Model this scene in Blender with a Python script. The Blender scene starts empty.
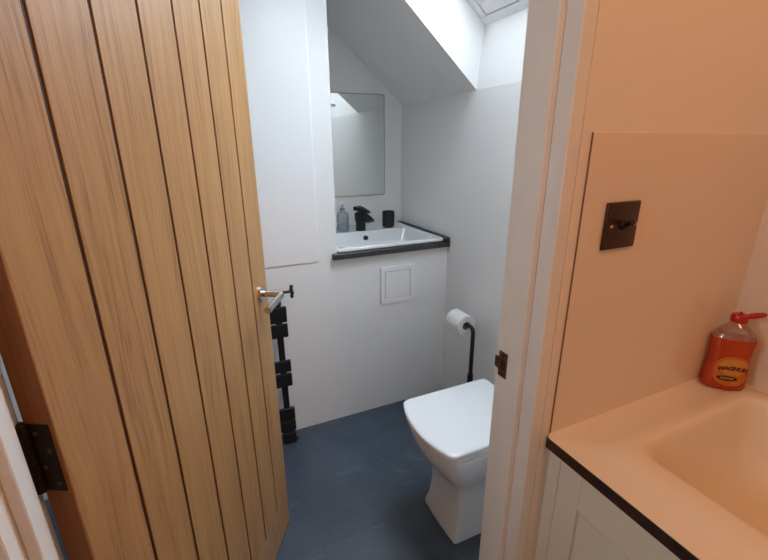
import bpy, bmesh, math, random
from mathutils import Vector, Matrix
PI = math.pi
R = math.radians
scene = bpy.context.scene
C = scene.collection
random.seed(4)
FL = -1.34            # floor height (camera is the origin)
XR = 1.15             # right hand wall
YN, YF = 0.485, 0.60  # partition with the doorway: near face, far face
YB = 1.737            # face of the boxed-in back wall
YA = 2.27             # back of the alcove above the basin
XL = -0.80            # left wall
EZ = 0.222            # height where the slope meets the right wall
TS = math.tan(R(40))

# ------------------------------------------------------------ materials
def new_mat(name):
    m = bpy.data.materials.new(name); m.use_nodes = True
    nt = m.node_tree
    return m, nt, nt.nodes['Principled BSDF']

def mat(name, col, rough=0.5, metal=0.0, bump=0.0, bscale=60, var=0.0, vscale=4, spec=0.5, coat=0.0):
    m, nt, b = new_mat(name)
    b.inputs['Base Color'].default_value = (*col, 1)
    b.inputs['Roughness'].default_value = rough
    b.inputs['Metallic'].default_value = metal
    b.inputs['Specular IOR Level'].default_value = spec
    b.inputs['Coat Weight'].default_value = coat
    b.inputs['Coat Roughness'].default_value = 0.05
    tc = nt.nodes.new('ShaderNodeTexCoord')
    if var:
        n = nt.nodes.new('ShaderNodeTexNoise'); n.inputs['Scale'].default_value = vscale
        n.inputs['Detail'].default_value = 6
        nt.links.new(tc.outputs['Object'], n.inputs['Vector'])
        r = nt.nodes.new('ShaderNodeValToRGB')
        r.color_ramp.elements[0].position = 0.3; r.color_ramp.elements[1].position = 0.7
        r.color_ramp.elements[0].color = (*[c * (1 - var) for c in col], 1)
        r.color_ramp.elements[1].color = (*[min(1, c * (1 + var)) for c in col], 1)
        nt.links.new(n.outputs['Fac'], r.inputs['Fac'])
        nt.links.new(r.outputs['Color'], b.inputs['Base Color'])
    if bump:
        n = nt.nodes.new('ShaderNodeTexNoise'); n.inputs['Scale'].default_value = bscale
        n.inputs['Detail'].default_value = 4
        nt.links.new(tc.outputs['Object'], n.inputs['Vector'])
        bp = nt.nodes.new('ShaderNodeBump'); bp.inputs['Strength'].default_value = bump
        bp.inputs['Distance'].default_value = 0.004
        nt.links.new(n.outputs['Fac'], bp.inputs['Height'])
        nt.links.new(bp.outputs['Normal'], b.inputs['Normal'])
    return m

def oak(name, light, dark, board=0.1089, off=0.0, rough=0.42, vertical=True):
    m, nt, b = new_mat(name)
    N, Lk = nt.nodes, nt.links
    tc = N.new('ShaderNodeTexCoord'); sep = N.new('ShaderNodeSeparateXYZ')
    Lk.new(tc.outputs['Object'], sep.inputs[0])
    def mth(op, a, b_=None, c=None):
        n = N.new('ShaderNodeMath'); n.operation = op
        for i, v in enumerate((a, b_, c)):
            if v is None: continue
            if isinstance(v, (int, float)): n.inputs[i].default_value = v
            else: Lk.new(v, n.inputs[i])
        return n.outputs[0]
    X, Y, Z = sep.outputs
    if not vertical: X, Z = Z, X
    bi = mth('FLOOR', mth('DIVIDE', mth('ADD', X, off), board))
    # slow wander of the grain, different on each board
    cw = N.new('ShaderNodeCombineXYZ')
    Lk.new(mth('MULTIPLY', X, 6.0), cw.inputs[0]); Lk.new(mth('MULTIPLY', bi, 7.3), cw.inputs[1]); Lk.new(mth('MULTIPLY', Z, 1.1), cw.inputs[2])
    wn = N.new('ShaderNodeTexNoise'); wn.inputs['Scale'].default_value = 1.6; wn.inputs['Detail'].default_value = 2
    Lk.new(cw.outputs[0], wn.inputs['Vector'])
    xx = mth('ADD', X, mth('MULTIPLY', mth('SUBTRACT', wn.outputs['Fac'], 0.5), 0.07))
    def streak(fx, fz, detail, seed):
        c = N.new('ShaderNodeCombineXYZ')
        Lk.new(mth('MULTIPLY', xx, fx), c.inputs[0]); Lk.new(mth('ADD', mth('MULTIPLY', Y, fx), mth('MULTIPLY', bi, 3.7 + seed)), c.inputs[1])
        Lk.new(mth('MULTIPLY', Z, fz), c.inputs[2])
        n = N.new('ShaderNodeTexNoise'); n.inputs['Scale'].default_value = 1; n.inputs['Detail'].default_value = detail
        n.inputs['Roughness'].default_value = 0.6
        Lk.new(c.outputs[0], n.inputs['Vector'])
        return n.outputs['Fac']
    s1 = streak(150, 3.0, 3, 0.0); s2 = streak(520, 12, 2, 1.3); s3 = streak(22, 1.0, 2, 2.9)
    mixv = mth('ADD', mth('ADD', mth('MULTIPLY', s1, 0.5), mth('MULTIPLY', s2, 0.28)), mth('MULTIPLY', s3, 0.22))
    r = N.new('ShaderNodeValToRGB')
    e = r.color_ramp.elements
    e[0].position = 0.36; e[0].color = (*dark, 1)
    e[1].position = 0.60; e[1].color = (*light, 1)
    e2 = e.new(0.47); e2.color = (*[(a * .68 + c * .32) for a, c in zip(light, dark)], 1)
    Lk.new(mixv, r.inputs['Fac'])
    Lk.new(r.outputs['Color'], b.inputs['Base Color'])
    b.inputs['Roughness'].default_value = rough
    bp = N.new('ShaderNodeBump'); bp.inputs['Strength'].default_value = 0.12; bp.inputs['Distance'].default_value = 0.001
    Lk.new(s2, bp.inputs['Height']); Lk.new(bp.outputs['Normal'], b.inputs['Normal'])
    return m

def slate(name):
    m, nt, b = new_mat(name)
    N, Lk = nt.nodes, nt.links
    tc = N.new('ShaderNodeTexCoord')
    mp = N.new('ShaderNodeMapping'); mp.inputs['Location'].default_value = (0.35, 0.72, 0)
    Lk.new(tc.outputs['Object'], mp.inputs['Vector'])
    br = N.new('ShaderNodeTexBrick'); br.offset = 0.5
    br.inputs['Scale'].default_value = 1.0; br.inputs['Brick Width'].default_value = 1.2; br.inputs['Row Height'].default_value = 0.6
    br.inputs['Mortar Size'].default_value = 0.0022; br.inputs['Mortar Smooth'].default_value = 0.3
    br.inputs['Color1'].default_value = (0.044, 0.062, 0.088, 1); br.inputs['Color2'].default_value = (0.052, 0.072, 0.098, 1)
    br.inputs['Mortar'].default_value = (0.03, 0.045, 0.06, 1)
    Lk.new(mp.outputs[0], br.inputs['Vector'])
    n1 = N.new('ShaderNodeTexNoise'); n1.inputs['Scale'].default_value = 3.2; n1.inputs['Detail'].default_value = 8; n1.inputs['Distortion'].default_value = 0.8
    Lk.new(tc.outputs['Object'], n1.inputs['Vector'])
    rp = N.new('ShaderNodeValToRGB'); rp.color_ramp.elements[0].position = 0.3; rp.color_ramp.elements[1].position = 0.72
    rp.color_ramp.elements[0].color = (0.65, 0.7, 0.72, 1); rp.color_ramp.elements[1].color = (1.45, 1.4, 1.35, 1)
    Lk.new(n1.outputs['Fac'], rp.inputs['Fac'])
    mx = N.new('ShaderNodeMix'); mx.data_type = 'RGBA'; mx.blend_type = 'MULTIPLY'; mx.inputs[0].default_value = 1
    Lk.new(br.outputs['Color'], mx.inputs[6]); Lk.new(rp.outputs['Color'], mx.inputs[7])
    # pale chalky veins
    mp2 = N.new('ShaderNodeMapping'); mp2.inputs['Scale'].default_value = (2.2, 5.5, 1); mp2.inputs['Rotation'].default_value = (0, 0, 0.5)
    Lk.new(tc.outputs['Object'], mp2.inputs['Vector'])
    n2 = N.new('ShaderNodeTexNoise'); n2.inputs['Scale'].default_value = 1.7; n2.inputs['Detail'].default_value = 9; n2.inputs['Distortion'].default_value = 1.6
    Lk.new(mp2.outputs[0], n2.inputs['Vector'])
    rv = N.new('ShaderNodeValToRGB'); e = rv.color_ramp.elements
    e[0].position = 0.60; e[0].color = (0, 0, 0, 1); e[1].position = 0.70; e[1].color = (0.28, 0.28, 0.28, 1)
    Lk.new(n2.outputs['Fac'], rv.inputs['Fac'])
    mv = N.new('ShaderNodeMix'); mv.data_type = 'RGBA'
    Lk.new(rv.outputs['Color'], mv.inputs[0]); Lk.new(mx.outputs[2], mv.inputs[6]); mv.inputs[7].default_value = (0.14, 0.18, 0.20, 1)
    Lk.new(mv.outputs[2], b.inputs['Base Color'])
    b.inputs['Roughness'].default_value = 0.42
    bp = N.new('ShaderNodeBump'); bp.inputs['Strength'].default_value = 0.35; bp.inputs['Distance'].default_value = 0.004
    n3 = N.new('ShaderNodeTexNoise'); n3.inputs['Scale'].default_value = 14; n3.inputs['Detail'].default_value = 7
    Lk.new(mp2.outputs[0], n3.inputs['Vector']); Lk.new(n3.outputs['Fac'], bp.inputs['Height'])
    Lk.new(bp.outputs['Normal'], b.inputs['Normal'])
    return m

def clear(name, tint=(1, 1, 1), gloss=0.06, rough=0.02, diff=0.0, dcol=(1, 1, 1)):
    m = bpy.data.materials.new(name); m.use_nodes = True
    nt = m.node_tree; N, Lk = nt.nodes, nt.links; N.clear()
    out = N.new('ShaderNodeOutputMaterial')
    t = N.new('ShaderNodeBsdfTransparent'); t.inputs[0].default_value = (*tint, 1)
    g = N.new('ShaderNodeBsdfGlossy'); g.inputs['Roughness'].default_value = rough
    lw = N.new('ShaderNodeLayerWeight'); lw.inputs[0].default_value = 0.35
    ad = N.new('ShaderNodeMath'); ad.operation = 'MULTIPLY_ADD'; ad.inputs[1].default_value = 0.5; ad.inputs[2].default_value = gloss
    Lk.new(lw.outputs['Fresnel'], ad.inputs[0])
    mx = N.new('ShaderNodeMixShader'); Lk.new(ad.outputs[0], mx.inputs[0])
    src = t.outputs[0]
    if diff:
        d = N.new('ShaderNodeBsdfDiffuse'); d.inputs[0].default_value = (*dcol, 1)
        m2 = N.new('ShaderNodeMixShader'); m2.inputs[0].default_value = diff
        Lk.new(t.outputs[0], m2.inputs[1]); Lk.new(d.outputs[0], m2.inputs[2]); src = m2.outputs[0]
    Lk.new(src, mx.inputs[1]); Lk.new(g.outputs[0], mx.inputs[2])
    Lk.new(mx.outputs[0], out.inputs[0])
    return m

M = {}
M['white_wall'] = mat('white_emulsion', (0.90, 0.90, 0.895), 0.75, bump=0.15, bscale=9, var=0.015, vscale=3)
M['white_panel'] = mat('white_panel_paint', (0.90, 0.90, 0.90), 0.6, bump=0.1, bscale=12)
M['cream_wall'] = mat('cream_emulsion', (0.84, 0.76, 0.66), 0.7, bump=0.08, bscale=40)
M['gloss_white'] = mat('white_gloss_trim', (0.80, 0.78, 0.74), 0.35, bump=0.1, bscale=25, var=0.03, vscale=14)
M['velux'] = mat('white_lacquered_frame', (0.92, 0.92, 0.93), 0.4)
M['gasket'] = mat('grey_rubber_gasket', (0.25, 0.26, 0.28), 0.6)
M['floor'] = slate('blue_grey_slate')
M['ceramic'] = mat('white_ceramic', (0.82, 0.83, 0.84), 0.12, coat=0.4)
M['seat'] = mat('white_seat_plastic', (0.82, 0.84, 0.86), 0.18)
M['slate_top'] = mat('dark_slate_worktop', (0.035, 0.037, 0.042), 0.4, bump=0.4, bscale=90, var=0.5, vscale=60)
M['black'] = mat('matt_black_metal', (0.010, 0.010, 0.011), 0.45)
M['black_pipe'] = mat('black_iron_pipe', (0.012, 0.012, 0.013), 0.4)
M['oak'] = oak('oak_boards', (0.47, 0.268, 0.108), (0.24, 0.114, 0.038))
M['oak_rail'] = oak('oak_rail', (0.46, 0.27, 0.14), (0.28, 0.15, 0.07), board=0.3)
M['oak_edge_shade'] = oak('oak_edge_shade', (0.30, 0.115, 0.035), (0.20, 0.07, 0.02), board=0.3, off=0.1)  # hinge edge: shade and warm light put into the oak colour
M['groove'] = mat('groove_dark', (0.045, 0.013, 0.006), 0.6)  # near-black brown for the groove bottoms
M['steel'] = mat('brushed_steel', (0.62, 0.60, 0.57), 0.25, metal=1.0)
M['bronze'] = mat('dark_bronze', (0.030, 0.022, 0.017), 0.45, metal=0.6)
M['antique'] = mat('antique_brass', (0.16, 0.10, 0.05), 0.45, metal=0.9, var=0.5, vscale=200)
M['switch'] = mat('bronze_switch_plate', (0.055, 0.022, 0.012), 0.28, metal=0.5)
M['screw'] = mat('brass_screw', (0.6, 0.42, 0.25), 0.3, metal=1.0)
M['splash'] = mat('cream_gloss_panel', (0.80, 0.67, 0.54), 0.12, coat=0.3)
M['splash_gap_shade'] = mat('panel_gap_shade', (0.20, 0.09, 0.04), 0.6)  # brown stands in for the shadow gap along the panel side
M['sealant'] = mat('silicone_sealant', (0.80, 0.66, 0.52), 0.4)
M['wenge'] = mat('dark_wood_edge', (0.035, 0.014, 0.008), 0.35, var=0.3, vscale=40)
M['top_white'] = mat('pale_laminate', (0.80, 0.79, 0.77), 0.3)
M['cream_basin'] = mat('beige_acrylic_basin', (0.80, 0.70, 0.55), 0.38)
M['cabinet'] = mat('off_white_cabinet_paint', (0.77, 0.71, 0.58), 0.4)
M['orange_liquid'] = clear('orange_liquid', (0.95, 0.22, 0.04), 0.05, 0.05, 0.55, (0.62, 0.06, 0.006))
M['pet'] = clear('clear_plastic', (0.97, 0.95, 0.93), 0.05, 0.03)
M['smoky_glass'] = clear('bluish_clear_glass', (0.80, 0.85, 0.87), 0.08, 0.03, 0.12, (0.5, 0.58, 0.62))
M['soap'] = clear('clear_soap', (0.85, 0.90, 0.93), 0.05, 0.03, 0.25, (0.7, 0.76, 0.8))
M['red_cap'] = mat('red_plastic', (0.42, 0.008, 0.015), 0.3)
M['label'] = mat('orange_label', (0.90, 0.30, 0.03), 0.4)
M['label_yellow'] = mat('yellow_label_print', (0.95, 0.52, 0.10), 0.4)
M['label_red'] = mat('red_print', (0.16, 0.008, 0.012), 0.4)
M['label_pale'] = mat('pale_print', (0.9, 0.78, 0.6), 0.4)
M['paper'] = mat('tissue_paper', (0.82, 0.82, 0.82), 0.95, bump=0.2, bscale=300)
M['card'] = mat('grey_cardboard', (0.45, 0.40, 0.34), 0.9)
M['glass'] = clear('skylight_glass', (0.93, 0.95, 0.96), 0.04)
m, nt, b = new_mat('mirror_silver')
b.inputs['Metallic'].default_value = 1; b.inputs['Roughness'].default_value = 0.03; b.inputs['Base Color'].default_value = (0.80, 0.84, 0.83, 1)
M['mirror'] = m

# ------------------------------------------------------------ mesh helpers
def BM(): return bmesh.new()

def link(name, bm, m, parent=None, smooth=False, loc=None, matrix=None, extra=()):
    bmesh.ops.recalc_face_normals(bm, faces=bm.faces)
    me = bpy.data.meshes.new(name)
    if loc is not None:
        bmesh.ops.translate(bm, verts=bm.verts, vec=-Vector(loc))
    bm.to_mesh(me); bm.free()
    me.materials.append(M[m] if isinstance(m, str) else m)
    for x in extra: me.materials.append(M[x])
    o = bpy.data.objects.new(name, me); C.objects.link(o)
    if loc is not None: o.location = loc
    if parent is not None: o.parent = parent
    if matrix is not None: o.matrix_local = matrix
    if smooth:
        for p in me.polygons: p.use_smooth = True
        es = me.attributes.get('sharp_edge') or me.attributes.new('sharp_edge', 'BOOLEAN', 'EDGE')
        bm2 = bmesh.new(); bm2.from_mesh(me)
        vals = []
        for e in bm2.edges:
            vals.append(len(e.link_faces) == 2 and e.calc_face_angle() > R(smooth if smooth is not True else 35))
        bm2.free()
        es.data.foreach_set('value', vals)
    return o

def box(bm, x0, x1, y0, y1, z0, z1, bev=0.0, seg=2, mi=0):
    vs = [bm.verts.new((x, y, z)) for x in (x0, x1) for y in (y0, y1) for z in (z0, z1)]
    q = [(0, 1, 3, 2), (4, 6, 7, 5), (0, 4, 5, 1), (2, 3, 7, 6), (0, 2, 6, 4), (1, 5, 7, 3)]
    fs = [bm.faces.new([vs[i] for i in f]) for f in q]
    for f in fs: f.material_index = mi
    if bev:
        es = list({e for f in fs for e in f.edges})
        r = bmesh.ops.bevel(bm, geom=es, offset=bev, segments=seg, affect='EDGES', profile=0.5)
        for f in r['faces']: f.material_index = mi
    return fs

def prism(bm, poly, axis, a0, a1, mi=0):
    """poly in the two remaining axes (order xyz without axis), extruded along axis"""
    def p(u, v, a):
        return {'x': (a, u, v), 'y': (u, a, v), 'z': (u, v, a)}[axis]
    A = [bm.verts.new(p(u, v, a0)) for u, v in poly]
    B = [bm.verts.new(p(u, v, a1)) for u, v in poly]
    n = len(poly)
    fs = [bm.faces.new(A), bm.faces.new(B[::-1])]
    for i in range(n):
        fs.append(bm.faces.new((A[i], B[i], B[(i + 1) % n], A[(i + 1) % n])))
    for f in fs: f.material_index = mi
    return fs

def tube(bm, pts, r, seg=16, caps=True, mi=0):
    pts = [Vector(p) for p in pts]
    rs = r if isinstance(r, (list, tuple)) else [r] * len(pts)
    rings = []; prev = None
    for i, p in enumerate(pts):
        t = (pts[min(i + 1, len(pts) - 1)] - pts[max(i - 1, 0)]).normalized()
        if prev is None:
            ref = Vector((0, 0, 1)) if abs(t.z) < 0.9 else Vector((1, 0, 0))
            u = t.cross(ref).normalized()
        else:
            u = (prev - t * prev.dot(t)).normalized()
        prev = u; v = t.cross(u)
        rings.append([bm.verts.new(p + (u * math.cos(2 * PI * k / seg) + v * math.sin(2 * PI * k / seg)) * rs[i]) for k in range(seg)])
    for a, c in zip(rings, rings[1:]):
        for k in range(seg):
            f = bm.faces.new((a[k], a[(k + 1) % seg], c[(k + 1) % seg], c[k])); f.material_index = mi
    if caps:
        for rr in (rings[0][::-1], rings[-1]):
            f = bm.faces.new(rr); f.material_index = mi
    return rings

def loft(bm, loops, cap0=True, cap1=True, mi=0):
    rings = [[bm.verts.new(p) for p in L] for L in loops]
    n = len(rings[0])
    for a, c in zip(rings, rings[1:]):
        for k in range(n):
            f = bm.faces.new((a[k], a[(k + 1) % n], c[(k + 1) % n], c[k])); f.material_index = mi
    if cap0: bm.faces.new(rings[0][::-1]).material_index = mi
    if cap1: bm.faces.new(rings[-1]).material_index = mi
    return rings

def rrect(x0, x1, y0, y1, r, z, seg=6, bulge=0.0):
    """rounded rectangle loop; bulge pushes the x0 side outwards in an arc"""
    rr = r if isinstance(r, (list, tuple)) else (r,) * 4     # x1y1, x0y1, x0y0, x1y0
    out = []
    for (cx, cy, a0), q in zip(((x1, y1, 0), (x0, y1, 90), (x0, y0, 180), (x1, y0, 270)), rr):
        sx = -1 if cx == x1 else 1; sy = -1 if cy == y1 else 1
        for k in range(seg + 1):
            a = R(a0 + 90 * k / seg)
            out.append([cx + sx * q + q * math.cos(a), cy + sy * q + q * math.sin(a)])
        if a0 == 90 and bulge:
            ya, yb = y1 - q, y0 + rr[2]
            for k in range(1, 10): out.append([x0, ya + (yb - ya) * k / 10])
    if bulge:
        h = (y1 - y0) / 2; cy = (y0 + y1) / 2
        for p in out:
            t = (p[1] - cy) / h
            w = max(0, min(1, (x1 - p[0]) / (x1 - x0)))
            p[0] -= bulge * (1 - t * t) * w ** 2
    return [(p[0], p[1], z) for p in out]

def lathe(bm, prof, cx=0, cy=0, seg=32, sx=1, sy=1, rot=0, mi=0, cap=True):
    loops = []
    for r, z in prof:
        L = []
        for k in range(seg):
            a = 2 * PI * k / seg
            x, y = r * sx * math.cos(a), r * sy * math.sin(a)
            L.append((cx + x * math.cos(rot) - y * math.sin(rot), cy + x * math.sin(rot) + y * math.cos(rot), z))
        loops.append(L)
    return loft(bm, loops, cap, cap, mi)

def empty(name, loc, rz=0.0, label=None, cat=None, group=None, kind=None):
    o = bpy.data.objects.new(name, None); C.objects.link(o)
    o.location = loc; o.rotation_euler = (0, 0, rz); o.empty_display_size = 0.05
    tag(o, label, cat, group, kind)
    return o

def tag(o, label=None, cat=None, group=None, kind=None):
    if label: o['label'] = label
    if cat: o['category'] = cat
    if group: o['group'] = group
    if kind: o['kind'] = kind
    return o

def struct(o, label=None):
    o['kind'] = 'structure'
    if label: o['label'] = label
    return o

def child(name, bm, m, parent, smooth=False, label=None, extra=()):
    """geometry given in world coordinates, stored relative to an unrotated parent"""
    bmesh.ops.translate(bm, verts=bm.verts, vec=-Vector(parent.location))
    o = link(name, bm, m, parent, smooth, extra=extra)
    if label: o['label'] = label
    return o

# ------------------------------------------------------------ room shell
bm = BM(); box(bm, XL, XR, -1.5, YA, FL - 0.1, FL)
struct(link('floor', bm, 'floor'), 'blue-grey slate-effect floor')

def zs(x): return EZ + (XR - x) * TS
zf = 1.42; xf = XR - (zf - EZ) / TS

bm = BM()                                     # boxed-in wall below the worktop and the flush wall left of the alcove
prism(bm, [(XL, FL), (0.556, FL), (0.556, zs(0.556)), (xf, zf), (XL, zf)], 'y', YB, YA)
struct(link('wall_back', bm, 'white_wall'), 'flush white wall left of the basin alcove')
bm = BM(); box(bm, 0.556, XR, YB, YB + 0.03, FL, -0.4905)
struct(link('wall_boxing', bm, 'white_wall'), 'white boxed-out wall below the slate worktop')
bm = BM(); box(bm, XL, XR + 0.15, YA, YA + 0.1, FL, zf + 0.3)
struct(link('wall_alcove', bm, 'white_wall'), 'white wall at the back of the basin alcove')
bm = BM()
prism(bm, [(XR, FL), (XR, EZ), (XR + 0.15, EZ), (XR + 0.15, FL)], 'y', YF - 0.05, YA)
box(bm, XR, XR + 0.15, -1.5, YF - 0.05, FL, 1.46)
o = struct(link('wall_right', bm, 'white_wall', extra=('cream_wall',)), 'right wall, white in the toilet and cream beside the basin cabinet')
for p in o.data.polygons:
    if p.center.y < YF - 0.04: p.material_index = 1
bm = BM()
WY0, WY1, WZ0, WZ1 = 0.04, 0.43, 0.02, 0.44          # unseen window added to light the near room, beside the camera
box(bm, XL - 0.1, XL, -1.5, WY0, FL, 1.46); box(bm, XL - 0.1, XL, WY1, YA + 0.1, FL, 1.46)
box(bm, XL - 0.1, XL, WY0, WY1, FL, WZ0); box(bm, XL - 0.1, XL, WY0, WY1, WZ1, 1.46)
struct(link('wall_left', bm, 'white_wall'))
bm = BM(); box(bm, XL - 0.1, XR + 0.15, -1.6, -1.5, FL, 1.46)
struct(link('wall_rear', bm, 'cream_wall'))
XD0, XD1, ZD = -0.243, 0.53, 0.655            # door opening
bm = BM()
box(bm, XD1 + 0.028, XR, YN, YF, FL, 1.46)
box(bm, XL, XD0 - 0.028, YN, YF, FL, 1.46)
box(bm, XD0 - 0.028, XD1 + 0.028, YN, YF, ZD + 0.028, 1.46)
o = struct(link('wall_front', bm, 'cream_wall', extra=('white_wall',)), 'cream wall round the doorway with the splashback on its right')
for p in o.data.polygons:
    if p.center.y > YF - 0.001: p.material_index = 1

# sloping ceiling with the skylight shaft
SY0, SY1, SX0 = 0.74, 1.570, 0.50
D = 0.263
low = [(XR, EZ), (xf, zf), (XL, zf)]
top = [(XL, zf + D), (xf, zf + D), (XR, EZ + D), (XR + 0.15, EZ + D - 0.15 * TS), (XR + 0.15, EZ)]
bm = BM()
prism(bm, low + top, 'y', SY1, YA)
prism(bm, low + top, 'y', YF, SY0)
prism(bm, [(SX0, zs(SX0)), (xf, zf), (XL, zf), (XL, zf + D), (xf, zf + D), (SX0, zs(SX0) + D)], 'y', SY0, SY1)
prism(bm, [(XR, EZ), (XR + 0.025, EZ + D - 0.025 * TS), (XR + 0.15, EZ + D - 0.15 * TS), (XR + 0.15, EZ)], 'y', SY0, SY1)
struct(link('ceiling', bm, 'white_wall'), 'sloping white ceiling with the skylight shaft')
bm = BM(); box(bm, XL, XR + 0.15, -1.5, YF - 0.05, 1.30, 1.46)
struct(link('ceiling', bm, 'white_wall'))

# skylight
win = empty('window_1', (XR + 0.025, SY0, EZ + D - 0.025 * TS), 0, label='white framed skylight in the sloping ceiling', kind='structure')
U = Vector((-math.cos(R(40)), 0, math.sin(R(40)))); V = Vector((0, 1, 0)); NN = Vector((math.sin(R(40)), 0, math.cos(R(40))))
mw = Matrix(((U.x, V.x, NN.x), (U.y, V.y, NN.y), (U.z, V.z, NN.z))).to_4x4()
LU = (XR + 0.025 - SX0) / math.cos(R(40)); LV = SY1 - SY0
def ring(bm, u0, u1, v0, v1, w, n0, n1, bev=0.003):
    box(bm, u0, u0 + w, v0, v1, n0, n1, bev); box(bm, u1 - w, u1, v0, v1, n0, n1, bev)
    box(bm, u0 + w, u1 - w, v0, v0 + w, n0, n1, bev); box(bm, u0 + w, u1 - w, v1 - w, v1, n0, n1, bev)
bm = BM(); ring(bm, -0.03, LU + 0.03, -0.03, LV + 0.03, 0.062, 0.0005, 0.07)
link('window_frame', bm, 'velux', win, matrix=mw)
bm = BM(); ring(bm, 0.032, LU - 0.032, 0.032, LV - 0.032, 0.004, 0.012, 0.06, 0)
link('gasket', bm, 'gasket', win, matrix=mw)['label'] = 'dark rubber seal between frame and sash'
bm = BM(); ring(bm, 0.036, LU - 0.036, 0.036, LV - 0.036, 0.048, 0.003, 0.075)
link('sash', bm, 'velux', win, matrix=mw)
bm = BM(); ring(bm, 0.084, LU - 0.084, 0.084, LV - 0.084, 0.005, 0.03, 0.05, 0)
link('glazing_bead', bm, 'gasket', win, matrix=mw)['label'] = 'grey glazing bead'
bm = BM(); box(bm, 0.084, LU - 0.084, 0.084, LV - 0.084, 0.045, 0.049)
link('pane', bm, 'glass', win, matrix=mw)

w2 = empty('added_window', (XL - 0.06, WY0, WZ0), 0, label='unseen small white window added in the left wall to light the near room', kind='structure')
bm = BM()
for a in ((WY0, WY0 + .03, WZ0, WZ1), (WY1 - .03, WY1, WZ0, WZ1), (WY0 + .03, WY1 - .03, WZ0, WZ0 + .03), (WY0 + .03, WY1 - .03, WZ1 - .03, WZ1)):
    box(bm, XL - 0.09, XL - 0.03, a[0], a[1], a[2], a[3], 0.003, 2)
child('window_frame', bm, 'velux', w2)
bm = BM(); box(bm, XL - 0.063, XL - 0.058, WY0 + .03, WY1 - .03, WZ0 + .03, WZ1 - .03)
child('pane', bm, 'glass', w2)

# cupboard panel on the wall left of the alcove
bm = BM(); box(bm, -0.45, 0.471, YB - 0.0035, YB, -0.492, 0.98, 0.0012, 1)
tag(link('wall_panel', bm, 'white_panel', loc=(0.0, YB, -0.492)), 'tall flush white panel on the wall left of the basin alcove', 'panel')

# ------------------------------------------------------------ door frame
fr = empty('trim_1', (XD1, YF, FL), 0, label='white painted door frame', kind='structure')
bm = BM(); box(bm, XD1, XD1 + 0.028, YN, YF, FL, ZD, 0.0015, 1)
child('jamb', bm, 'gloss_white', fr)
bm = BM(); box(bm, XD0 - 0.028, XD0, YN, YF, FL, ZD, 0.0015, 1)
child('jamb', bm, 'gloss_white', fr)
bm = BM(); box(bm, XD0 - 0.028, XD1 + 0.028, YN, YF, ZD, ZD + 0.028)
child('head', bm, 'gloss_white', fr)
bm = BM(); box(bm, XD1 - 0.014, XD1, 0.517, 0.553, FL, ZD, 0.0015, 1)
child('door_stop', bm, 'gloss_white', fr)
bm = BM(); box(bm, XD0, XD0 + 0.014, 0.517, 0.553, FL, ZD, 0.0015, 1)
child('door_stop', bm, 'gloss_white', fr)
bm = BM(); box(bm, XD0 + 0.014, XD1 - 0.014, 0.517, 0.553, ZD - 0.014, ZD)
child('door_stop', bm, 'gloss_white', fr)
# strike plate: plate with a curved lip and a latch hole
bm = BM()
zc = -0.428
prism(bm, [(0.566, zc - 0.028), (0.590, zc - 0.028), (0.590, zc - 0.014), (0.6015, zc - 0.012), (0.6015, zc + 0.012), (0.590, zc + 0.014), (0.590, zc + 0.028), (0.566, zc + 0.028)], 'x', XD1 - 0.002, XD1 + 0.0005)
sp = child('strike_plate', bm, 'antique', fr, label='antique brass strike plate')
bm = BM(); box(bm, XD1 - 0.0028, XD1 - 0.0005, 0.570, 0.584, zc - 0.011, zc + 0.011, 0.0005, 1)
for dz in (-0.021, 0.021): tube(bm, [(XD1 - 0.003, 0.577, zc + dz), (XD1 - 0.001, 0.577, zc + dz)], 0.0035, 12)
bmesh.ops.translate(bm, verts=bm.verts, vec=-Vector(fr.location))
link('latch_hole', bm, 'black', sp)

# ------------------------------------------------------------ oak door
AN = R(28.7)
DH = Vector((-0.199, 0.567, FL + 0.008))
door = empty('door_1', DH, R(90) - AN, label='open oak door of vertical grooved boards', kind='structure')
W, H, T = 0.762, 1.975, 0.040
bw = W / 7; g = 0.0035
bm = BM()
zr, zt = 0.150, H - 0.10
box(bm, 0.0, bw - g, 0.0, T, 0, H, 0.0016, 2)                         # hinge stile
box(bm, 6 * bw + g, W, 0.0, T, 0, H, 0.0016, 2)                       # lock stile
for k in range(1, 6):
    box(bm, k * bw + g, (k + 1) * bw - g, 0.0, T, zr + 0.0005, zt, 0.0008, 2)
leaf = link('door_leaf', bm, 'oak', door)
bm = BM()
box(bm, bw - g, 6 * bw + g, 0.0004, T, 0, zr - 0.0005, 0.0012, 1); box(bm, bw - g, 6 * bw + g, 0.0004, T, zt, H, 0.0012, 1)
link('door_rail', bm, 'oak_rail', door)
bm = BM()
for k in range(1, 7): box(bm, k * bw - g - 0.0012, k * bw + g + 0.0012, 0.0022, T - 0.0022, zr + 0.0005, zt - 0.0005)
link('groove_back', bm, 'groove', door)['label'] = 'dark bottom of the grooves between the boards'
bm = BM(); box(bm, -0.0006, 0.0005, 0.0012, T - 0.0012, 0.001, H - 0.001)
link('edge_lipping', bm, 'oak_edge_shade', door)['label'] = 'oak lipping on the hinge edge, shade and warm light in its colour'
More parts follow.
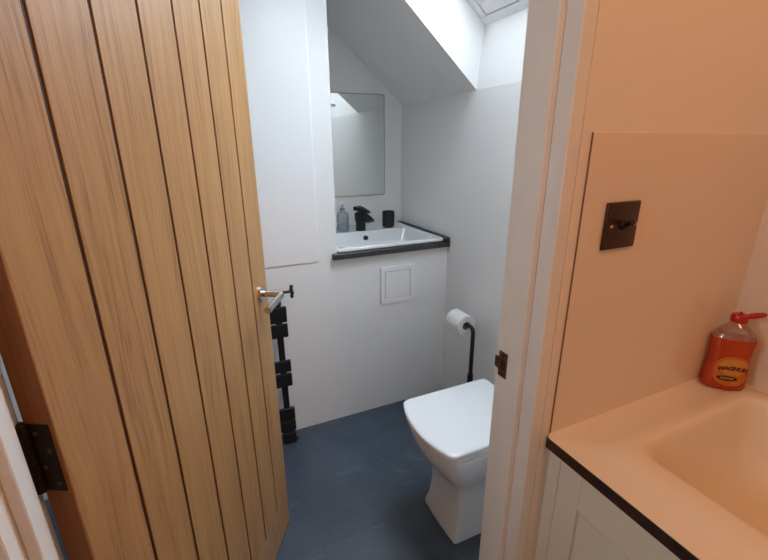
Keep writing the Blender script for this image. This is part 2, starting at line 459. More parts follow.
# lever handle
bm = BM(); hx, hz = W - 0.056, 0.920
tube(bm, [(hx, 0.0, hz), (hx, -0.008, hz)], 0.0235, 32)
lv = link('door_handle', bm, 'steel', door, smooth=True)
lv['label'] = 'brushed steel lever handle'
def arc_pts(p0, c, p1, n=8):
    p0, c, p1 = map(Vector, (p0, c, p1))
    return [(1 - t) ** 2 * p0 + 2 * t * (1 - t) * c + t * t * p1 for t in [i / n for i in range(n + 1)]]
bm = BM()
el = (hx, -0.066, hz)
path = [(hx, -0.006, hz), (hx, -0.030, hz)] + arc_pts((hx, -0.050, hz), el, (hx - 0.018, -0.066, hz)) + [(hx - 0.06, -0.066, hz), (hx - 0.128, -0.066, hz)]
tube(bm, path, 0.0095, 20)
link('lever', bm, 'steel', lv, smooth=True)
# hinge
bm = BM()
z0, z1 = 0.898, 1.002
box(bm, -0.0025, 0.0, 0.006, T - 0.001, z0, z1, 0.0008, 1)
hg = link('hinge', bm, 'bronze', door); hg['label'] = 'dark bronze butt hinge'
bm = BM()
for i in range(5):
    a = z0 + i * (z1 - z0) / 5
    tube(bm, [(-0.005, T - 0.001, a + 0.0006), (-0.005, T - 0.001, a + (z1 - z0) / 5 - 0.0006)], 0.0065, 16)
tube(bm, [(-0.005, T - 0.001, z1), (-0.005, T - 0.001, z1 + 0.004)], [0.005, 0.003], 12)
link('hinge_knuckle', bm, 'bronze', hg, smooth=True)
bm = BM()
for i in range(4):
    tube(bm, [(-0.0034, 0.013 + 0.012 * (i % 2), z0 + 0.013 + 0.026 * i), (-0.0022, 0.013 + 0.012 * (i % 2), z0 + 0.013 + 0.026 * i)], 0.0032, 12)
link('hinge_screws', bm, 'antique', hg)

# ------------------------------------------------------------ towel radiator
rad = empty('towel_radiator', (0.0, YB, -1.33), 0, 'black towel radiator of grouped flat bars standing behind the oak door', 'radiator')
bars = [(-0.720, -0.650), (-0.790, -0.729), (-0.960, -0.905), (-1.033, -0.970), (-1.210, -1.150), (-1.272, -1.217)]
for a, c in bars:
    bm = BM(); box(bm, -0.22, 0.294, 1.652, 1.668, a, c, 0.003, 2)
    child('bar', bm, 'black', rad)
for x in (-0.18, 0.262):
    bm = BM(); box(bm, x - 0.013, x + 0.013, 1.668, 1.692, -1.300, -0.645, 0.003, 2)
    child('upright', bm, 'black', rad)
bm = BM()
bm.free()
for x in (-0.18, 0.262):
    for z in (-0.84, -1.09):
        bm = BM(); tube(bm, [(x, 1.69, z), (x, YB, z)], 0.007, 12)
        child('wall_bracket', bm, 'black', rad)
bm = BM(); box(bm, 0.236, 0.292, 1.650, 1.690, FL + 0.004, -1.282, 0.004, 2); tube(bm, [(0.288, 1.66, -1.322), (0.302, 1.66, -1.322)], 0.008, 14)
child('foot_valve', bm, 'black', rad)
bm = BM(); tube(bm, [(0.262, 1.675, -0.646), (0.262, 1.675, -0.630)], 0.016, 20); tube(bm, [(0.262, 1.675, -0.63), (0.262, 1.675, -0.592)], 0.010, 16)
tube(bm, [(0.25, 1.675, -0.592), (0.318, 1.675, -0.592)], 0.006, 14)
vb = child('valve', bm, 'black_pipe', rad, smooth=True)
bm = BM(); tube(bm, [(0.326, 1.675, -0.621), (0.326, 1.675, -0.617), (0.326, 1.675, -0.600), (0.326, 1.675, -0.592), (0.326, 1.675, -0.584), (0.326, 1.675, -0.567), (0.326, 1.675, -0.563)], [0.005, 0.008, 0.006, 0.010, 0.006, 0.008, 0.005], 14)
tube(bm, [(0.326, 1.650, -0.592), (0.326, 1.700, -0.592)], 0.006, 14)
bmesh.ops.translate(bm, verts=bm.verts, vec=-Vector(rad.location))
link('cross_handle', bm, 'black_pipe', vb, smooth=True)

# ------------------------------------------------------------ worktop, basin and what stands on it
SZ = -0.464
BX0, BX1, BY0, BY1, BZ = 0.556, 1.126, 1.735, 2.262, -0.446
bm = BM()
box(bm, 0.532, XR - 0.0005, YB - 0.022, YB, -0.490, SZ, 0.002, 1)
box(bm, 0.546, XR - 0.0005, YB, YB + 0.035, -0.490, SZ); box(bm, 0.546, XR - 0.0005, 2.086, YA, -0.490, SZ)
box(bm, 0.546, 0.595, YB + 0.035, 2.086, -0.490, SZ); box(bm, 1.092, XR - 0.0005, YB + 0.035, 2.086, -0.490, SZ); box(bm, BX1 + 0.001, XR - 0.0005, YB - 0.02, YA, SZ, BZ + 0.004, 0.002, 1)
tag(link('worktop', bm, 'slate_top', loc=(0.85, YB, -0.49)), 'dark slate worktop under the white washbasin in the alcove', 'worktop')

bm = BM()
cx, cy = 0.842, 1.97
loops = [rrect(BX0 + .006, BX1 - .006, BY0 + .006, BY1 - .004, 0.012, SZ, 6),
         rrect(BX0, BX1, BY0, BY1, 0.014, SZ + .004, 6),
         rrect(BX0, BX1, BY0, BY1, 0.014, BZ - .005, 6),
         rrect(BX0 + .004, BX1 - .004, BY0 + .004, BY1 - .003, 0.012, BZ, 6),
         rrect(BX0 + .030, BX1 - .030, BY0 + .028, BY1 - .186, 0.03, BZ, 6),
         rrect(BX0 + .036, BX1 - .036, BY0 + .034, BY1 - .192, 0.03, BZ - .006, 6),
         rrect(BX0 + .050, BX1 - .050, BY0 + .055, BY1 - .200, 0.04, BZ - .060, 6),
         rrect(BX0 + .090, BX1 - .090, BY0 + .11, BY1 - .23, 0.06, BZ - .095, 6),
         rrect(cx - .03, cx + .03, cy - .03, cy + .03, 0.029, BZ - .105, 6)]
loft(bm, loops, cap0=False, cap1=True)
sink = link('washbasin', bm, 'ceramic', smooth=40, loc=(cx, cy, SZ))
tag(sink, 'white rectangular washbasin set on the dark slate worktop', 'washbasin')
bm = BM(); tube(bm, [(0.830, BY1 - .190, BZ - .036), (0.830, BY1 - .2005, BZ - .038)], 0.0140, 20)
child('overflow_hole', bm, 'black', sink, label='round black overflow hole')
bm = BM(); tube(bm, [(cx, cy, BZ - .104), (cx, cy, BZ - .100)], 0.022, 24)
child('drain', bm, 'black', sink, label='round black drain plug')

# tap
tp = empty('basin_tap', (0.818, 2.105, BZ), 0, 'matt black waterfall basin tap standing on the back of the white washbasin', 'tap')
bm = BM(); lathe(bm, [(0.0295, BZ), (0.0295, BZ + .004), (0.027, BZ + .006), (0.027, BZ + .100), (0.022, BZ + .103)], 0.818, 2.105, 28)
child('tap_body', bm, 'black', tp, smooth=40)
bm = BM()                                    # open waterfall spout curving down to the front right
sp_dir = Vector((0.42, -0.91, 0)).normalized(); sp_n = Vector((sp_dir.y, -sp_dir.x, 0))
P0 = Vector((0.818, 2.105, BZ + .088))
sec = []
for i in range(9):
    t = i / 8
    p = P0 + sp_dir * (-0.024 + 0.102 * t) + Vector((0, 0, 0.014 * math.sin(t * 1.2) - 0.044 * t * t))
    w = 0.022 + 0.004 * t; th = 0.036 * (1 - t) ** .7 + 0.004
    sec.append([p + sp_n * w + Vector((0, 0, 0.006)), p + sp_n * (w - .003) + Vector((0, 0, 0.006)), p + sp_n * (w - .004), p - sp_n * (w - .004), p - sp_n * (w - .003) + Vector((0, 0, 0.006)), p - sp_n * w + Vector((0, 0, 0.006)), p - sp_n * w * .9 - Vector((0, 0, th)), p + sp_n * w * .9 - Vector((0, 0, th))])
loft(bm, sec)
child('spout', bm, 'black', tp, smooth=40)
bm = BM()
tube(bm, [(0.818, 2.105, BZ + .095), (0.818, 2.105, BZ + .112)], [0.012, 0.014], 20)
sec = []
for i in range(7):
    t = i / 6
    p = Vector((0.818, 2.105, BZ + .116)) + sp_dir * (-0.028 + 0.090 * t) + Vector((0, 0, 0.004 - 0.016 * t * t))
    w = 0.026 * (1 - 0.55 * t); th = 0.010 * (1 - .6 * t) + 0.001
    sec.append([p + sp_n * w + Vector((0, 0, th)), p - sp_n * w + Vector((0, 0, th)), p - sp_n * w - Vector((0, 0, th)), p + sp_n * w - Vector((0, 0, th))])
loft(bm, sec)
child('tap_lever', bm, 'black', tp, smooth=40)

bm = BM()                                    # black tumbler
prof = [(0.030, BZ + .002), (0.034, BZ + .004), (0.035, BZ + .01), (0.035, BZ + .088), (0.034, BZ + .090), (0.031, BZ + .090), (0.030, BZ + .086), (0.030, BZ + .012), (0.001, BZ + .010)]
lathe(bm, [(0.026, BZ)] + prof, 0.998, 2.130, 32)
tag(link('tumbler', bm, 'black', smooth=40, loc=(0.998, 2.130, BZ)), 'black toothbrush tumbler on the right back corner of the white washbasin', 'tumbler')

sb = empty('soap_bottle', (0.716, 2.108, BZ), 0, 'clear bluish soap bottle on the washbasin, half hidden by the wall edge', 'bottle')
bm = BM(); lathe(bm, [(0.026, BZ), (0.031, BZ + .003), (0.033, BZ + .01), (0.033, BZ + .090), (0.028, BZ + .104), (0.014, BZ + .113), (0.012, BZ + .118)], 0.716, 2.108, 28)
child('bottle_body', bm, 'smoky_glass', sb, smooth=60)
bm = BM(); lathe(bm, [(0.026, BZ + .004), (0.030, BZ + .008), (0.031, BZ + .042)], 0.716, 2.108, 28)
child('liquid_soap', bm, 'soap', sb, smooth=60)
bm = BM(); lathe(bm, [(0.013, BZ + .1185), (0.014, BZ + .120), (0.014, BZ + .130), (0.006, BZ + .133), (0.005, BZ + .140), (0.010, BZ + .142), (0.010, BZ + .147)], 0.716, 2.108, 20)
child('pump', bm, 'gasket', sb, smooth=40, label='grey pump top')

# mirror
bm = BM()
prism(bm, [(x, z) for x, z, _ in rrect(0.640, 1.038, -0.278, 0.269, (0.010, 0.010, 0.012, 0.016), 0, 5)], 'y', YA - 0.006, YA)
mr = link('wall_mirror', bm, 'mirror', loc=(0.84, YA, 0.0)); tag(mr, 'frameless rectangular mirror on the alcove wall above the washbasin', 'mirror')
bm = BM(); pts = rrect(0.640, 1.038, -0.278, 0.269, (0.010, 0.010, 0.012, 0.016), 0, 5); inn = rrect(0.6425, 1.0355, -0.2755, 0.2665, (0.009, 0.009, 0.011, 0.014), 0, 5)
A = [bm.verts.new((p[0], YA - 0.0066, p[1])) for p in pts]; B_ = [bm.verts.new((p[0], YA - 0.0066, p[1])) for p in inn]
for i in range(len(A)):
    j = (i + 1) % len(A); bm.faces.new((A[i], A[j], B_[j], B_[i]))
bmesh.ops.solidify(bm, geom=bm.faces[:], thickness=0.0006)
child('mirror_edge', bm, 'gasket', mr, label='dark polished edge of the mirror')
for z in (0.205,):
    bm = BM(); box(bm, 0.722, 0.750, YA - 0.012, YA - 0.006, z - 0.006, z + 0.006, 0.002, 2)
    child('mirror_clip', bm, 'seat', mr, label='small white mirror clip')

# access panel
ap = empty('access_panel', (0.862, YB, -0.75), 0, 'small square white access panel in the wall below the washbasin', 'access panel')
bm = BM()
px0, px1, pz0, pz1 = 0.771, 0.955, -0.748, -0.560
for a in ((px0, px1, pz0, pz0 + .022), (px0, px1, pz1 - .022, pz1), (px0, px0 + .022, pz0 + .022, pz1 - .022), (px1 - .022, px1, pz0 + .022, pz1 - .022)):
    box(bm, a[0], a[1], YB - 0.008, YB, a[2], a[3], 0.0015, 1)
child('frame', bm, 'velux', ap)
bm = BM(); box(bm, px0 + .0245, px1 - .0245, YB - 0.0065, YB, pz0 + .0245, pz1 - .0245, 0.0015, 1)
child('hatch_door', bm, 'velux', ap)

# ------------------------------------------------------------ toilet
TY = 1.012
wc = empty('toilet', (0.86, TY, FL), 0, 'white squared toilet with its lid down standing on the slate floor', 'toilet')
def tl(x0, x1, hw, r, z, bulge):
    o = -0.016 * max(0, min(1, (0.34 + FL - z) / 0.2))
    return rrect(x0, x1, TY + o - hw, TY + o + hw, r, z, 6, bulge)
bm = BM()
rf = lambda a: (0.02, a, a, 0.02)
loops = [tl(0.672, 1.140, 0.108, rf(0.010), FL, 0.004),
         tl(0.672, 1.140, 0.108, rf(0.010), FL + 0.012, 0.004),
         tl(0.686, 1.140, 0.103, rf(0.014), FL + 0.05, 0.008),
         tl(0.694, 1.140, 0.100, rf(0.016), FL + 0.12, 0.010),
         tl(0.695, 1.140, 0.101, rf(0.018), FL + 0.19, 0.012),
         tl(0.688, 1.140, 0.112, rf(0.024), FL + 0.225, 0.016),
         tl(0.668, 1.140, 0.130, rf(0.034), FL + 0.262, 0.026),
         tl(0.645, 1.140, 0.148, rf(0.034), FL + 0.305, 0.032),
         tl(0.630, 1.140, 0.157, rf(0.032), FL + 0.345, 0.036),
         tl(0.624, 1.140, 0.161, rf(0.030), FL + 0.378, 0.037),
         tl(0.624, 1.140, 0.161, rf(0.030), FL + 0.386, 0.037),
         tl(0.630, 1.138, 0.156, rf(0.028), FL + 0.391, 0.036)]
loft(bm, loops)
child('toilet_pan', bm, 'ceramic', wc, smooth=50)
bm = BM()
loft(bm, [tl(0.622, 0.985, 0.160, rf(0.020), FL + 0.3925, 0.037), tl(0.617, 0.987, 0.164, rf(0.020), FL + 0.395, 0.038), tl(0.616, 0.987, 0.165, rf(0.020), FL + 0.404, 0.038), tl(0.622, 0.985, 0.161, rf(0.020), FL + 0.4075, 0.037)])
child('seat', bm, 'seat', wc, smooth=50)
bm = BM()
loft(bm, [tl(0.619, 0.986, 0.161, rf(0.018), FL + 0.4095, 0.038), tl(0.613, 0.988, 0.166, rf(0.018), FL + 0.413, 0.039), tl(0.612, 0.988, 0.167, rf(0.018), FL + 0.426, 0.039), tl(0.615, 0.987, 0.165, rf(0.018), FL + 0.430, 0.039), tl(0.625, 0.982, 0.158, rf(0.016), FL + 0.4325, 0.038)])
child('lid', bm, 'seat', wc, smooth=50)
for y in (TY - 0.08, TY + 0.08):
    bm = BM(); tube(bm, [(1.0, y - 0.02, FL + 0.418), (1.0, y + 0.02, FL + 0.418)], 0.011, 18); box(bm, 0.992, 1.008, y - 0.012, y + 0.012, FL + 0.390, FL + 0.418)
    child('hinge', bm, 'black', wc, smooth=40, label='black seat hinge')

# paper holder and roll
RX, RZ = 1.065, -0.785
hd = empty('toilet_roll_holder', (1.065, 1.375, FL), 0, 'black pipe toilet roll holder standing behind the toilet by the wall', 'toilet roll holder')
bm = BM()
path = [(RX, 1.535, RZ), (RX, 1.42, RZ)] + arc_pts((RX, 1.40, RZ), (RX, 1.372, RZ), (RX, 1.372, RZ - .03)) + [(RX, 1.372, -0.95), (RX, 1.372, FL + 0.02)]
tube(bm, path, 0.0095, 18)
child('post', bm, 'black_pipe', hd, smooth=True)
bm = BM(); tube(bm, [(RX, 1.372, -1.075), (RX, 1.372, -1.02)], 0.0135, 18)
child('collar', bm, 'black_pipe', hd, smooth=40)
bm = BM(); lathe(bm, [(0.070, FL), (0.072, FL + .004), (0.070, FL + .010), (0.018, FL + .014), (0.014, FL + .030)], RX, 1.372, 32)
child('base', bm, 'black_pipe', hd, smooth=40)
bm = BM(); Yr0, Yr1 = 1.425, 1.527
prof = [(0.020, Yr0), (0.047, Yr0), (0.0485, Yr0 + .003), (0.0485, Yr1 - .003), (0.047, Yr1), (0.020, Yr1)]
sg = 40; rings = [[bm.verts.new((RX + r * math.cos(2 * PI * k / sg), y, RZ - 0.010 + r * math.sin(2 * PI * k / sg))) for k in range(sg)] for r, y in prof]
for i in range(6):
    a, c = rings[i], rings[(i + 1) % 6]
    for k in range(sg): bm.faces.new((a[k], a[(k + 1) % sg], c[(k + 1) % sg], c[k]))
box(bm, RX - 0.0488, RX - 0.0478, Yr0 + .002, Yr1 - .002, RZ - 0.06, RZ - 0.012)
rl = link('toilet_roll', bm, 'paper', smooth=40, loc=(RX, (Yr0 + Yr1) / 2, RZ - 0.01))
tag(rl, 'white toilet roll on the arm of the black pipe holder', 'toilet roll')
bm = BM(); rings = [[bm.verts.new((RX + r * math.cos(2 * PI * k / sg), y, RZ - 0.010 + r * math.sin(2 * PI * k / sg))) for k in range(sg)] for r, y in ((0.0195, Yr0 + .001), (0.0205, Yr0 + .001), (0.0205, Yr1 - .001), (0.0195, Yr1 - .001))]
for i in range(4):
    a, c = rings[i], rings[(i + 1) % 4]
    for k in range(sg): bm.faces.new((a[k], a[(k + 1) % sg], c[(k + 1) % sg], c[k]))
child('core', bm, 'card', rl, smooth=40, label='grey cardboard core')

# ------------------------------------------------------------ splashback, switch
bm = BM(); box(bm, 0.580, XR - 0.003, YN - 0.003, YN, -0.556, 0.018, 0.0006, 1)
sp1 = link('splashback', bm, 'splash', loc=(0.86, YN, -0.556))
tag(sp1, 'glossy cream splashback on the wall beside the doorway, carrying the bronze switch', 'splashback')
bm = BM(); box(bm, 0.5793, 0.5800, YN - 0.0030, YN, -0.556, 0.018)
child('edge_gap_shade', bm, 'splash_gap_shade', sp1, label='thin dark strip drawn as the shadow gap beside the panel')
bm = BM(); box(bm, XR - 0.003, XR, -0.60, YN, -0.556, 0.018, 0.0006, 1)
tag(link('splashback', bm, 'splash', loc=(XR, 0, -0.556)), 'glossy cream splashback on the right wall behind the orange bottle', 'splashback')

sw = empty('light_switch', (0.677, YN - 0.003, -0.135), 0, 'square bronze toggle light switch on the cream splashback', 'light switch')
bm = BM(); box(bm, 0.634, 0.717, YN - 0.009, YN - 0.003, -0.177, -0.094, 0.0025, 3)
child('plate', bm, 'switch', sw, smooth=40)
bm = BM(); tube(bm, [(0.677, YN - 0.010, -0.135), (0.677, YN - 0.015, -0.135)], [0.009, 0.007], 6)
tube(bm, [(0.677, YN - 0.014, -0.135), (0.672, YN - 0.026, -0.128), (0.670, YN - 0.031, -0.1255)], [0.0032, 0.0042, 0.0048], 14)
child('toggle', bm, 'bronze', sw, smooth=40)
for x in (0.6465, 0.7075):
    bm = BM(); tube(bm, [(x, YN - 0.0105, -0.135), (x, YN - 0.0122, -0.135)], [0.0032, 0.0026], 14)
    child('screw', bm, 'screw', sw, label='small brass screw')

# ------------------------------------------------------------ cabinet, counter and beige basin
CZ = -0.549
cab = empty('vanity_cabinet', (0.87, 0.0, FL), 0, 'off-white panelled cabinet under the beige basin at bottom right', 'cabinet')
bm = BM(); box(bm, 0.606, 0.624, -0.60, YN - 0.001, FL + 0.10, -0.5758); box(bm, XR - 0.02, XR - 0.001, -0.60, YN - 0.001, FL + 0.10, -0.5758)
box(bm, 0.624, XR - 0.02, YN - 0.019, YN - 0.001, FL + 0.10, -0.5758); box(bm, 0.624, XR - 0.02, -0.60, -0.582, FL + 0.10, -0.5758)
box(bm, 0.606, XR - 0.001, -0.60, YN - 0.001, FL + 0.082, FL + 0.10); box(bm, 0.65, XR - 0.001, -0.60, YN - 0.001, FL, FL + 0.082)
child('carcass', bm, 'cabinet', cab)
bm = BM(); box(bm, 0.5885, 0.606, 0.4555, YN, FL + 0.10, -0.5755, 0.001, 1)
child('filler_strip', bm, 'cabinet', cab)
def shaker(y0, y1, z0, z1):
    bm = BM(); xf0, xf1 = 0.585, 0.605
    st, rt = 0.050, 0.080
    box(bm, xf0, xf1, y0, y0 + st, z0, z1, 0.0012, 1); box(bm, xf0, xf1, y1 - st, y1, z0, z1, 0.0012, 1)
    box(bm, xf0, xf1, y0 + st, y1 - st, z1 - rt, z1, 0.0012, 1); box(bm, xf0, xf1, y0 + st, y1 - st, z0, z0 + rt, 0.0012, 1)
    # moulded step then the flat panel
    ya, yb, za, zb = y0 + st, y1 - st, z0 + rt, z1 - rt
    L = [[(xf0 + 0.001, ya, za), (xf0 + 0.001, yb, za), (xf0 + 0.001, yb, zb), (xf0 + 0.001, ya, zb)]]
    for d, dx in ((0.0015, 0.006), (0.0045, 0.006), (0.0065, 0.0015)):
        L.append([(xf0 + dx, ya + d, za + d), (xf0 + dx, yb - d, za + d), (xf0 + dx, yb - d, zb - d), (xf0 + dx, ya + d, zb - d)])
    loft(bm, L, cap0=False, cap1=True)
    return bm
child('cabinet_door', shaker(0.020, 0.4525, FL + 0.105, -0.584), 'cabinet', cab)
child('cabinet_door', shaker(-0.416, 0.0165, FL + 0.105, -0.584), 'cabinet', cab)

ct = bpy.data.objects
bm = BM(); box(bm, 0.5725, 0.6055, -0.60, YN - 0.001, -0.5755, CZ - 0.002, 0.0012, 1)
top_o = link('counter_edge', bm, 'wenge', loc=(0.587, 0.0, -0.5758))
tag(top_o, 'dark wood strip along the front edge of the beige basin top', 'edge strip')

# one-piece beige top with a moulded bowl, running up to both walls
bm = BM()
HX0, HX1, HY0, HY1 = 0.704, 1.100, -0.25, 0.384
N6 = 8
loops = [rrect(0.5728, XR - 0.001, -0.60, YN - 0.004, 0.002, CZ - 0.0018, N6),
         rrect(0.5728, XR - 0.001, -0.60, YN - 0.004, 0.002, CZ - 0.0008, N6),
         rrect(0.5736, XR - 0.001, -0.599, YN - 0.004, 0.002, CZ, N6),
         rrect(0.630, HX1 + .034, HY0 - .06, HY1 + .038, 0.030, CZ, N6),
         rrect(0.634, HX1 + .030, HY0 - .056, HY1 + .034, 0.030, CZ + 0.003, N6),
         rrect(HX0 - .016, HX1 + .018, HY0 - .03, HY1 + .014, 0.045, CZ + 0.0035, N6),
         rrect(HX0 - .008, HX1 + .008, HY0 - .02, HY1 + .006, 0.050, CZ + 0.0028, N6),
         rrect(HX0 - .004, HX1 + .003, HY0 - .015, HY1 + .002, 0.052, CZ - 0.0005, N6),
         rrect(HX0 - .001, HX1, HY0 - .01, HY1 - .002, 0.054, CZ - 0.008, N6),
         rrect(HX0 + .003, HX1 - .006, HY0, HY1 - .008, 0.056, CZ - 0.030, N6),
         rrect(HX0 + .012, HX1 - .018, HY0 + .01, HY1 - .022, 0.062, CZ - 0.080, N6),
         rrect(HX0 + .034, HX1 - .036, HY0 + .03, HY1 - .042, 0.070, CZ - 0.130, N6),
         rrect(HX0 + .070, HX1 - .070, HY0 + .07, HY1 - .080, 0.080, CZ - 0.158, N6),
         rrect(HX0 + .150, HX1 - .150, HY0 + .2, HY1 - .2, 0.044, CZ - 0.168, N6)]
loft(bm, loops, cap0=False, cap1=True)
bs = link('inset_basin', bm, 'cream_basin', smooth=40, loc=(0.9, 0.1, CZ))
tag(bs, 'large beige moulded basin top on the off-white cabinet', 'basin')
bm = BM(); prism(bm, [(YN - 0.003, CZ + 0.006), (YN - 0.003, CZ), (YN - 0.009, CZ)], 'x', 0.575, XR - 0.003)
child('sealant', bm, 'sealant', bs, label='pale sealant bead along the wall')

# washing-up liquid bottle
BXc, BYc = 1.080, 0.443
bt = empty('soap_liquid_bottle', (BXc, BYc, CZ + 0.001), R(-47), 'orange washing-up liquid bottle with red flip cap in the corner of the beige basin', 'bottle')
# local frame: x = width, -y faces the room
def oval(hw, hd, z, n=48, e=2.6):
    L = []
    for k in range(n):
        a = 2 * PI * k / n; c, s = math.cos(a), math.sin(a)
        L.append((hw * math.copysign(abs(c) ** (2 / e), c), hd * math.copysign(abs(s) ** (2 / e), s), z))
    return L
body = [(0.034, 0.018, 0.0), (0.040, 0.022, 0.003), (0.0425, 0.0245, 0.010), (0.0425, 0.025, 0.03), (0.0395, 0.0245, 0.060), (0.0385, 0.024, 0.085), (0.0395, 0.024, 0.105), (0.0415, 0.0245, 0.118), (0.0410, 0.024, 0.128)]
def half(z):
    for (a, b_, z0), (c, d, z1) in zip(body, body[1:]):
        if z0 <= z <= z1:
            t = (z - z0) / (z1 - z0); return a + (c - a) * t, b_ + (d - b_) * t
    return body[-1][:2]
bm = BM(); loft(bm, [oval(*p) for p in body])
link('liquid_body', bm, 'orange_liquid', bt, smooth=60)['label'] = 'lower body full of orange liquid'
bm = BM(); loft(bm, [oval(0.0412, 0.0242, 0.1282), oval(0.037, 0.0215, 0.139), oval(0.028, 0.018, 0.150), oval(0.018, 0.0145, 0.160, e=2.2), oval(0.0135, 0.0125, 0.166, e=2), oval(0.012, 0.012, 0.170, e=2)])
link('bottle_shoulder', bm, 'pet', bt, smooth=60)['label'] = 'clear empty shoulder above the liquid'
bm = BM(); loft(bm, [oval(0.015, 0.014, 0.166, e=2), oval(0.0165, 0.015, 0.168, e=2), oval(0.0165, 0.015, 0.180, e=2), oval(0.014, 0.0125, 0.184, e=2)])
cap = link('cap', bm, 'red_cap', bt, smooth=40); cap['label'] = 'red plastic cap'
bm = BM(); sec = []
for i in range(6):
    t = i / 5
    sec.append([(0.014 + 0.030 * t, 0.010 * math.sin(PI * (0.25 + .6 * t)) * s1, 0.180 + 0.010 * t + 0.0025 * s2 * (1 + .3 * math.sin(PI * t))) for s1, s2 in ((1, 1), (-1, 1), (-1, -1), (1, -1))])
loft(bm, sec)
link('flip_lid', bm, 'red_cap', cap, smooth=30)
bm = BM(); loft(bm, [oval(0.004, 0.004, 0.184, 16, 2), oval(0.003, 0.003, 0.190, 16, 2)])
link('nozzle', bm, 'red_cap', cap, smooth=40)

def on_front(x, z, d=0.0004):
    hw, hd = half(z)
    t = max(0.0, 1 - (abs(x) / hw) ** 2.6)
    return Vector((x, -hd * t ** (1 / 2.6) - d, z))
def patch(name, cx, cz, rx, rz, m, d, parent, e=2.4, n=40, rings=5):
    bm = BM(); c = bm.verts.new(on_front(cx, cz, d)); prev = None
    for r in range(1, rings + 1):
        cur = []
        for k in range(n):
            a = 2 * PI * k / n; u, v = math.cos(a), math.sin(a)
            cur.append(bm.verts.new(on_front(cx + rx * r / rings * math.copysign(abs(u) ** (2 / e), u), cz + rz * r / rings * math.copysign(abs(v) ** (2 / e), v), d)))
        for k in range(n):
            if prev is None: bm.faces.new((c, cur[k], cur[(k + 1) % n]))
            else: bm.faces.new((prev[k], cur[k], cur[(k + 1) % n], prev[(k + 1) % n]))
        prev = cur
    bmesh.ops.solidify(bm, geom=bm.faces[:], thickness=0.0001)
    return link(name, bm, m, parent)
lab = patch('label_front', 0.004, 0.052, 0.0335, 0.037, 'label', 0.0004, bt)
lab['label'] = 'orange and yellow label lettered MAGNUM'
patch('label_swirl', 0.006, 0.063, 0.028, 0.020, 'label_yellow', 0.0008, lab, e=2)
patch('label_band', -0.002, 0.034, 0.020, 0.006, 'label_red', 0.0008, lab, e=2)

def text_on_bottle(name, txt, size, cx, cz, m, d, parent, arch=0.0, bold=0.0):
    cu = bpy.data.curves.new(name, 'FONT'); cu.body = txt; cu.size = size; cu.align_x = 'CENTER'; cu.align_y = 'CENTER'
    cu.offset = bold; cu.resolution_u = 3
    tmp = bpy.data.objects.new(name + '_tmp', cu); C.objects.link(tmp)
    dg = bpy.context.evaluated_depsgraph_get()
    me = bpy.data.meshes.new_from_object(tmp.evaluated_get(dg)); bpy.data.objects.remove(tmp)
    bm = BM(); bm.from_mesh(me); bpy.data.meshes.remove(me); bpy.data.curves.remove(cu)
    bmesh.ops.triangulate(bm, faces=bm.faces[:])
    bmesh.ops.subdivide_edges(bm, edges=[e for e in bm.edges if e.calc_length() > size * .3], cuts=2)
    for v in bm.verts:
        x, y = v.co.x, v.co.y
        v.co = on_front(cx + x, cz + y - arch * x * x, d)
    return link(name, bm, m, parent)
text_on_bottle('brand_lettering', 'MAGNUM', 0.0125, 0.006, 0.060, 'label_red', 0.0012, lab, 6, 0.0009)
text_on_bottle('small_lettering', 'ORANGE', 0.0060, -0.002, 0.034, 'label_pale', 0.0012, lab)
text_on_bottle('volume_lettering', '500 ml', 0.0052, 0.016, 0.024, 'label_pale', 0.0012, lab)

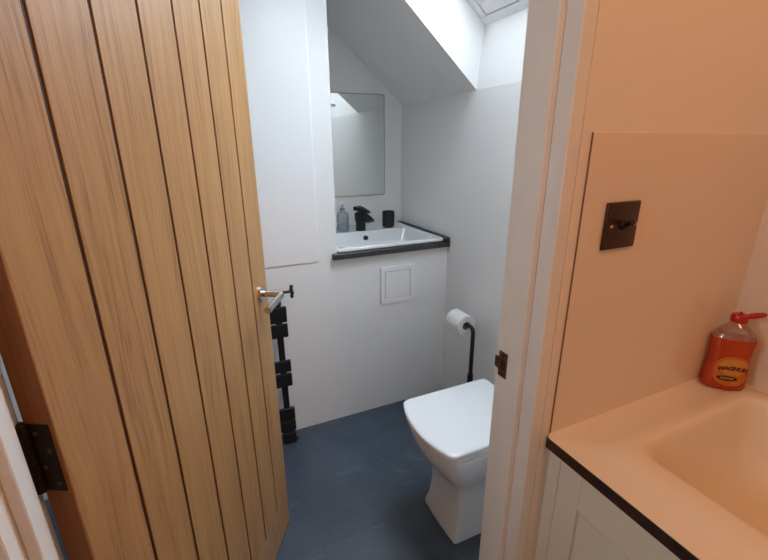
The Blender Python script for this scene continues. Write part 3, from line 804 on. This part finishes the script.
# ------------------------------------------------------------ lights
w = bpy.data.worlds.new('overcast_sky'); scene.world = w; w.use_nodes = True
nt = w.node_tree; bg = nt.nodes['Background']
bg.inputs['Color'].default_value = (0.84, 0.92, 1.0, 1)
tcw = nt.nodes.new('ShaderNodeTexCoord'); sx = nt.nodes.new('ShaderNodeSeparateXYZ'); ml = nt.nodes.new('ShaderNodeMath')
ml.operation = 'MULTIPLY_ADD'; ml.use_clamp = False; ml.inputs[1].default_value = 6.5; ml.inputs[2].default_value = 14.2
nt.links.new(tcw.outputs['Generated'], sx.inputs[0]); nt.links.new(sx.outputs['Z'], ml.inputs[0]); mm = nt.nodes.new('ShaderNodeMath'); mm.operation = 'MAXIMUM'; mm.inputs[1].default_value = 2.0
nt.links.new(ml.outputs[0], mm.inputs[0]); nt.links.new(mm.outputs[0], bg.inputs['Strength'])
pl = bpy.data.lights.new('skylight_portal', 'AREA'); pl.shape = 'RECTANGLE'; pl.size = LU - 0.17; pl.size_y = LV - 0.17
pl.cycles.is_portal = True
po = bpy.data.objects.new('skylight_portal', pl); C.objects.link(po)
cen = Vector((XR + 0.025, SY0, EZ + D - 0.025 * TS)) + U * LU / 2 + V * LV / 2 + NN * 0.10
po.matrix_world = Matrix.Translation(cen) @ mw
p2 = bpy.data.lights.new('added_window_portal', 'AREA'); p2.shape = 'RECTANGLE'; p2.size = WZ1 - WZ0 - .06; p2.size_y = WY1 - WY0 - .06  # portal of the unseen window added to light the near room
p2.cycles.is_portal = True
q = bpy.data.objects.new('added_window_portal', p2); C.objects.link(q)
q.location = (XL - 0.10, (WY0 + WY1) / 2, (WZ0 + WZ1) / 2); q.rotation_euler = (0, R(-90), 0)
def lamp(name, loc, size, energy, col):
    l = bpy.data.lights.new(name, 'AREA'); l.shape = 'DISK'; l.size = size; l.energy = energy; l.color = col
    o = bpy.data.objects.new(name, l); C.objects.link(o); o.location = loc; return o
lamp('ceiling_lamp', (0.52, -0.32, 1.20), 0.26, 9.2, (1.0, 0.44, 0.17))

# ------------------------------------------------------------ camera
f, pitch, yaw, roll = 410.845, 0.316232, 0.426877, -0.00575528
fw = Vector((math.sin(yaw) * math.cos(pitch), math.cos(yaw) * math.cos(pitch), -math.sin(pitch)))
rt = Vector((math.cos(yaw), -math.sin(yaw), 0)); up = rt.cross(fw)
r2 = rt * math.cos(roll) + up * math.sin(roll); u2 = -rt * math.sin(roll) + up * math.cos(roll)
cd = bpy.data.cameras.new('camera'); cd.sensor_width = 36; cd.lens = f * 36 / 768; cd.clip_start = 0.02
co = bpy.data.objects.new('camera', cd); C.objects.link(co)
co.matrix_world = Matrix(((r2.x, u2.x, -fw.x, 0), (r2.y, u2.y, -fw.y, 0), (r2.z, u2.z, -fw.z, 0), (0, 0, 0, 1)))
scene.camera = co
vs = scene.view_settings
vs.view_transform = 'Standard'; vs.look = 'None'; vs.gamma = 1; vs.use_curve_mapping = False; vs.exposure = 0.0
